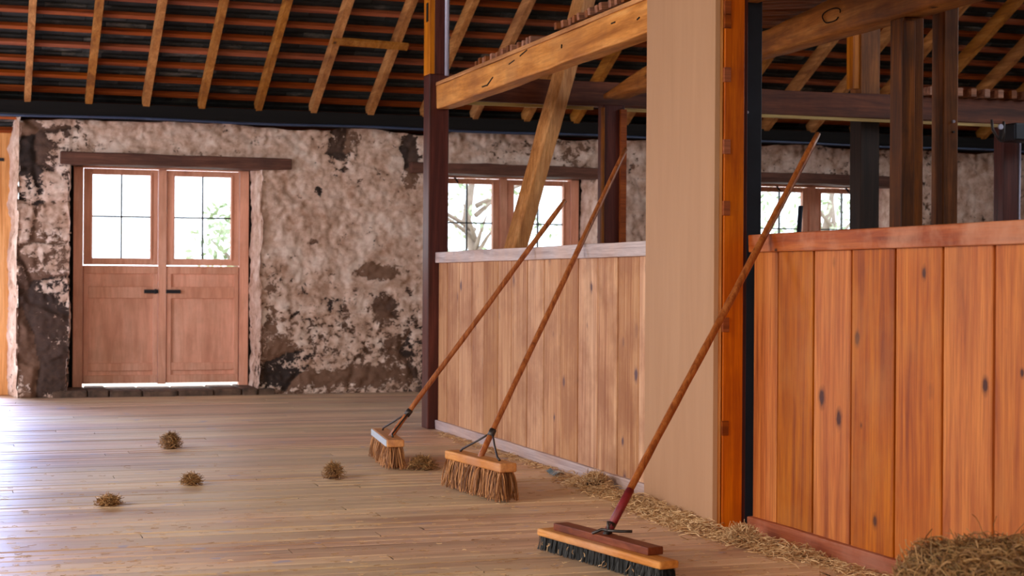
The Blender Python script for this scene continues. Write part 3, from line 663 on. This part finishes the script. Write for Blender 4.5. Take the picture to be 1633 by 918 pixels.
# ------------------------------------------------------------------ brooms
def strand(m_, p, q, rad, bend=.01, k=3, n=3):
    p, q = Vector(p), Vector(q); b_ = Vector([random.uniform(-bend, bend) for _ in range(3)])
    pts = [p.lerp(q, i/k)+b_*(4*(i/k)*(1-i/k)) for i in range(k+1)]
    m_.tube(pts, rad, n, cap=False)
def broom(c, ax, L, W, zb, th, contact, top_t, hbase_off, label, nb, kind):
    ax = Vector((*ax, 0)).normalized(); pv = Vector((ax.y, -ax.x, 0)); c = Vector((*c, 0))
    t = thing('push_broom', (c.x, c.y, 0), label, 'broom')
    b_ = MB(); b_.obox(c+Vector((0, 0, zb+th/2)), ax, pv, (0, 0, 1), L/2, W/2, th/2, .5)
    blk = b_.build('head_block', 'block', t, .008, segs=3)
    # bristles
    m_ = MB()
    nr, nc = (5, int(L/.026)) if kind == 'long' else (6, int(L/.014))
    per = max(3, nb//(nr*nc)); spl = .016 if kind == 'long' else .006
    for r_ in range(nr):
        for k in range(nc):
            u_ = -1+2*(k+.5+random.uniform(-.25, .25))/nc; v_ = -1+2*(r_+.5)/nr
            lean = Vector((random.gauss(0, spl*.35), random.gauss(0, spl*.35), 0))
            for q0 in range(per):
                p = c+ax*(u_*(L/2-.010))+pv*(v_*(W/2-.004))+Vector((random.gauss(0, .003), random.gauss(0, .003), zb+.004))
                q_ = c+ax*(u_*(L/2-.010+spl*abs(u_)**3))+pv*(v_*(W/2-.004+spl))+lean+Vector((random.gauss(0, spl*.42), random.gauss(0, spl*.42), random.uniform(.002, .020) if kind == 'long' else .003))
                strand(m_, p, q_, random.uniform(.0016, .0028) if kind == 'long' else .0012, .012 if kind == 'long' else .002, 4)
    m_.build('bristles', 'bristle' if kind == 'long' else 'bristle_black', t)
    hb = c+ax*hbase_off+Vector((0, 0, zb+th-.012)); ct = Vector(contact); d = (ct-hb).normalized(); tp = hb+d*top_t
    if kind != 'long': hb = hb+d*.060
    h_ = MB(); pts = []; rad = []
    for i in range(25):
        s_ = i/24; pts.append(hb.lerp(tp, s_)+Vector((0, .003*math.sin(s_*7), .002*math.sin(s_*11)))); rad.append(.0135+.0006*math.sin(i*2.1))
    pts.insert(1, pts[0]+d*.004); rad.insert(1, rad[0]); rad[0] *= .7; rad[-1] *= .8
    hd = h_.build_handle = None
    hm = MB(); hm.tube(pts, rad, 14)
    hd = hm.build('handle', 'handle', t, smooth=True)
    return t, c, ax, pv, hb, d
# broom with natural bristles (further)
t, c, ax, pv, hb, d = broom((2.066, 8.27), (.078, .66), .665, .088, .115, .038, (2.822, 8.155, 1.150), 1.565, -.10, 'push broom farthest away, brown bristles and bluish glare painted on its front edge, handle leaning on the pale partition', 1100, 'long')
def stays(t, c, ax, pv, hb, d, zt, e1, e2, up):
    k = hb+d*up
    cl = MB(); cl.tube([k-d*.018, k+d*.018], .0165, 14); cl.build('collar', 'steel', t, smooth=True)
    for e in (e1, e2):
        m_ = MB(); q_ = c+ax*e; q_ = Vector((q_.x, q_.y, zt+.003)); s_ = ax*math.copysign(.014, e-(k-c).dot(ax))
        m_.tube([k+s_*.8, k.lerp(q_+Vector((0, 0, .012)), .5), q_+Vector((0, 0, .012)), q_+s_*1.6], [.0045, .0045, .005, .006], 6); m_.build('brace', 'steel', t, smooth=True)
es = MB(); es.obox(c-pv*.0455+Vector((0, 0, .115+.019)), ax, pv, (0, 0, 1), .318, .0022, .0165, .5); o = es.build('front_edge_glare', 'edge_glare', t, .001); o['label'] = 'pale bluish window glare painted along the front edge of the head'  # thin plate that paints the window glare on the head's front face
stays(t, c, ax, pv, hb, d, .153, .17, -.19, .16)
t, c, ax, pv, hb, d = broom((2.158, 6.945), (-.073, .606), .61, .082, .130, .040, (2.822, 7.42, 1.150), 1.9, .0, 'middle push broom with long brown bristles and pale wooden head, leaning on the pale partition', 1150, 'long')
stays(t, c, ax, pv, hb, d, .170, .19, -.19, .14)
W_B3 = .075
# near broom with black bristles
t, c, ax, pv, hb, d = broom((2.017, 5.083), (-.141, .767), .78, .075, .050, .026, (2.822, 5.48, 1.148), 1.9, .02, 'nearest push broom with short black bristles, double wooden head and red-painted handle end', 2600, 'short')
b_ = MB(); b_.obox(c+pv*.022+ax*.022+Vector((0, 0, .076+.013)), ax, pv, (0, 0, 1), .30, .030, .013, .4); b_.build('clamp_board', 'block_red', t, .003)
rd = MB(); rd.tube([hb-d*.002, hb+d*.10, hb+d*.17], [.0145, .0150, .0145], 14); o = rd.build('painted_tip', 'handle_red', t, smooth=True); o['label'] = 'dark red painted lower end of the handle'
sw = MB()
for k in range(16):
    q0 = c-pv*(W_B3/2+.008)+ax*random.uniform(-.36, .36)+Vector((0, 0, random.uniform(.012, .045))); strand(sw, q0, q0+Vector((random.uniform(-.012, .0), random.uniform(-.02, .02), -random.uniform(.01, .04)*.6)), .0012, .004, 4)
sw.build('caught_straw', 'straw', t)
hp = c+pv*.02+Vector((0, 0, .103))
br = MB(); br.tube([hb-d*.05, hb+d*.03], [.010, .0155], 12); br.build('socket', 'steel', t, smooth=True)
br = MB(); br.tube([hp+pv*-.035+ax*.05, hp+ax*.045+Vector((0, 0, .012)), hp+Vector((0, 0, .014)), hp-ax*.02+pv*.03+Vector((0, 0, .012)), hp-ax*.05+pv*.06+Vector((0, 0, .014))], .005, 8); br.build('bracket', 'steel', t, smooth=True)
br = MB(); br.tube([hp+ax*.005+Vector((0, 0, .0)), hp+ax*.005+Vector((0, 0, .045))], .0055, 8); br.build('clamp_bolt', 'steel', t, smooth=True)

# ------------------------------------------------------------------ hay and straw
def clump(x, y, rx_, ry_, hz, nst, label, mat='hay', name='hay_clump', group='hay clumps on the floor'):
    t = thing(name, (x, y, 0), label, 'hay', group)
    core = MB(); vs = []; fs = []; A = 14; B = 6
    for i in range(B+1):
        ph = math.pi/2*i/B
        for k in range(A):
            a = 2*math.pi*k/A; rr = math.cos(ph)*(.75+.25*mnoise.noise(Vector((math.cos(a)*2+x*5, math.sin(a)*2, i))))
            vs.append((x+rx_*rr*math.cos(a)*.8, y+ry_*rr*math.sin(a)*.8, hz*.8*math.sin(ph)))
    for i in range(B):
        for k in range(A): fs.append((i*A+k, i*A+(k+1) % A, (i+1)*A+(k+1) % A, (i+1)*A+k))
    core.add(vs, fs, .3); core.build('core', 'hay_dark', t, smooth=True)
    m_ = MB()
    for i in range(nst):
        a = random.uniform(0, 6.28); ph = random.random()**.8*math.pi/2; q_ = Vector((x+rx_*math.cos(ph)*math.cos(a)*.85, y+ry_*math.cos(ph)*math.sin(a)*.85, hz*math.sin(ph)*.85+.004))
        d = Vector((random.gauss(0, 1), random.gauss(0, 1), random.gauss(0, .6))).normalized()*random.uniform(.015, .04)
        p, r_ = q_-d, q_+d; p.z = max(.003, p.z); r_.z = max(.003, r_.z); strand(m_, p, r_, random.uniform(.0008, .0016), .014, 4)
    m_.build('strands', mat, t)
clump(1.071, 9.30, .055, .05, .080, 420, 'small peaked hay clump on the bluish floor in front of the left door')
clump(.975, 7.62, .040, .036, .038, 260, 'small low hay clump between the peaked clump and the foreground')
clump(1.655, 7.68, .042, .038, .066, 300, 'small upright hay tuft left of the farthest broom')
clump(.555, 7.02, .050, .032, .028, 260, 'flat small hay clump nearest the lower left of the floor')
clump(2.165, 7.94, .075, .06, .055, 380, 'grey-brown hay tuft beside the bristles of the farthest broom')
clump(2.745, 7.02, .075, .09, .065, 420, 'loose hay heap against the grey skirting just left of the plywood sheet', 'straw')
clump(2.70, 5.42, .06, .10, .05, 380, 'loose straw heap at the foot of the orange post', 'straw')
def litter(name, spec, label, mat='straw'):
    m_ = MB()
    for (xa, ya, xb, yb, sx, n_, zmax, ln) in spec:
        for i in range(n_):
            s_ = random.random(); off = abs(random.gauss(0, 1))
            x = xa+(xb-xa)*s_-off*sx; y = ya+(yb-ya)*s_+random.uniform(-.05, .05); z = .003+random.random()*zmax*math.exp(-off*1.2)
            a = random.uniform(0, 6.28); l = random.uniform(.4, 1)*ln; d = Vector((math.cos(a), math.sin(a), random.uniform(-.2, .2)))*l/2
            p = Vector((x, y, z)); p1, p2 = p-d, p+d
            for v in (p1, p2): v.z = max(.002, v.z); v.x = min(v.x, xa+.01 if xa > xb else xb+.01)
            strand(m_, p1, p2, random.uniform(.001, .0022), ln*.18, 3)
    o = m_.build(name, mat); o['kind'] = 'stuff'; o['label'] = label; o['category'] = 'straw'; return o
litter('straw_drift', [(2.77, 7.4, 2.75, 6.55, .06, 700, .03, .07), (2.74, 6.5, 2.67, 5.65, .05, 1500, .045, .085), (2.68, 5.62, 2.78, 5.0, .05, 800, .035, .09), (2.79, 5.1, 2.79, 4.2, .05, 500, .02, .07), (2.8, 9.8, 2.8, 7.4, .035, 500, .012, .05)],
       'loose straw drifted along the foot of the partitions and plywood sheet')
m_ = MB()
for i in range(2600):
    y = 4.0+abs(random.gauss(0, 1.7)); x = random.uniform(-.6, 2.75)
    if y > 9.5: continue
    a = random.uniform(-.6, .6)+random.choice((0, 3.14)); l = random.uniform(.008, .035); d = Vector((math.cos(a), math.sin(a), 0))*l/2; p = Vector((x, y, .0022))
    strand(m_, p-d, p+d, random.uniform(.0006, .0012), .003, 2)
o = m_.build('straw_litter', 'straw'); o['kind'] = 'stuff'; o['label'] = 'fine chaff and straw bits scattered over the worn floor boards'; o['category'] = 'straw'
# foil wrapper
mb = MB(); wv = []; 
for i in range(7):
    for j in range(4):
        wv.append((2.735+(j-1.5)*.022, 7.54+(i-3)*.022, .006+.022*abs(mnoise.noise(Vector((i*.9, j*1.1, 3)))) + (.012 if j in (1, 2) else 0)))
wf_ = [(i*4+j, i*4+j+1, i*4+j+5, i*4+j+4) for i in range(6) for j in range(3)]
mb.add(wv, wf_); o = mb.build('foil_wrapper', ['foil', 'foil_pink']); o.data.polygons[17].material_index = 1; o.data.polygons[16].material_index = 1
sm = o.modifiers.new('thick', 'SOLIDIFY'); sm.thickness = .0012; tag(o, 'small crumpled silver-blue wrapper on the floor by the grey skirting', 'wrapper')

# hay bale
bl = thing('hay_bale', (2.50, 3.1, 0), 'rectangular brown-green hay bale on the floor in the lower right corner', 'hay bale')
bx0, bx1, by0, by1, bz = 2.215, 2.72, 2.5, 3.60, .292
def bale_surf(u_, v_, f_):
    if f_ == 0: return Vector((bx0, by0+(by1-by0)*u_, bz*v_)), Vector((-1, 0, 0))
    if f_ == 1: return Vector((bx0+(bx1-bx0)*v_, by0+(by1-by0)*u_, bz)), Vector((0, 0, 1))
    if f_ == 2: return Vector((bx0+(bx1-bx0)*u_, by1, bz*v_)), Vector((0, 1, 0))
    return Vector((bx0+(bx1-bx0)*u_, by0, bz*v_)), Vector((0, -1, 0))
def bdisp(p):
    q_ = Vector(((p.x-(bx0+bx1)/2)/((bx1-bx0)/2), (p.y-(by0+by1)/2)/((by1-by0)/2), (p.z-bz/2)/(bz/2)))
    k = max(0, abs(q_.x)-.75)*max(0, abs(q_.z)-.7)+max(0, abs(q_.y)-.85)*max(0, abs(q_.z)-.7)*1.3+max(0, abs(q_.x)-.75)*max(0, abs(q_.y)-.85)
    nv = mnoise.noise(p*7)*.018+mnoise.noise(p*19)*.009
    c = Vector(((bx0+bx1)/2, (by0+by1)/2, bz/2)); d = (p-c); d.y *= .35
    r_ = p+d.normalized()*nv-(d*k*1.1); r_.z = max(0., r_.z); return r_
core = MB(); NU, NV = 44, 18
for f_ in range(4):
    vs = [bdisp(bale_surf(i/NU, j/NV, f_)[0]) for i in range(NU+1) for j in range(NV+1)]
    core.add(vs, [(i*(NV+1)+j, i*(NV+1)+j+1, (i+1)*(NV+1)+j+1, (i+1)*(NV+1)+j) for i in range(NU) for j in range(NV)], .3)
core.build('core', 'hay_dark', bl)
m_ = MB()
for i in range(9000):
    f_ = random.choices((0, 1, 2), (5, 5, 1.5))[0]; u_ = random.random()**.7; v_ = random.random(); p, nv = bale_surf(u_, v_, f_); p = bdisp(p)+nv*random.uniform(-.003, .012)
    d = Vector((random.gauss(0, .6), random.gauss(0, .9), random.gauss(0, .45))); d = (d-nv*d.dot(nv)*.7).normalized()*random.uniform(.012, .05)
    a, c = p-d, p+d; a.z = max(.002, a.z); c.z = max(.002, c.z); strand(m_, a, c, random.uniform(.0007, .0017), .02, 4)
for i in range(60):
    p, nv = bale_surf(random.random()**.6, random.random(), random.choice((0, 1, 1))); p = bdisp(p)
    d = (nv*.6+Vector((random.gauss(0, .6), random.gauss(0, .6), random.gauss(.2, .4)))).normalized()*random.uniform(.05, .12)
    e = p+d; e.z = max(.003, e.z); strand(m_, p, e, .0011, .02, 4)
m_.build('strands', 'hay', bl)

for o in list(bpy.data.objects):
    if '_o' in o: del o['_o']
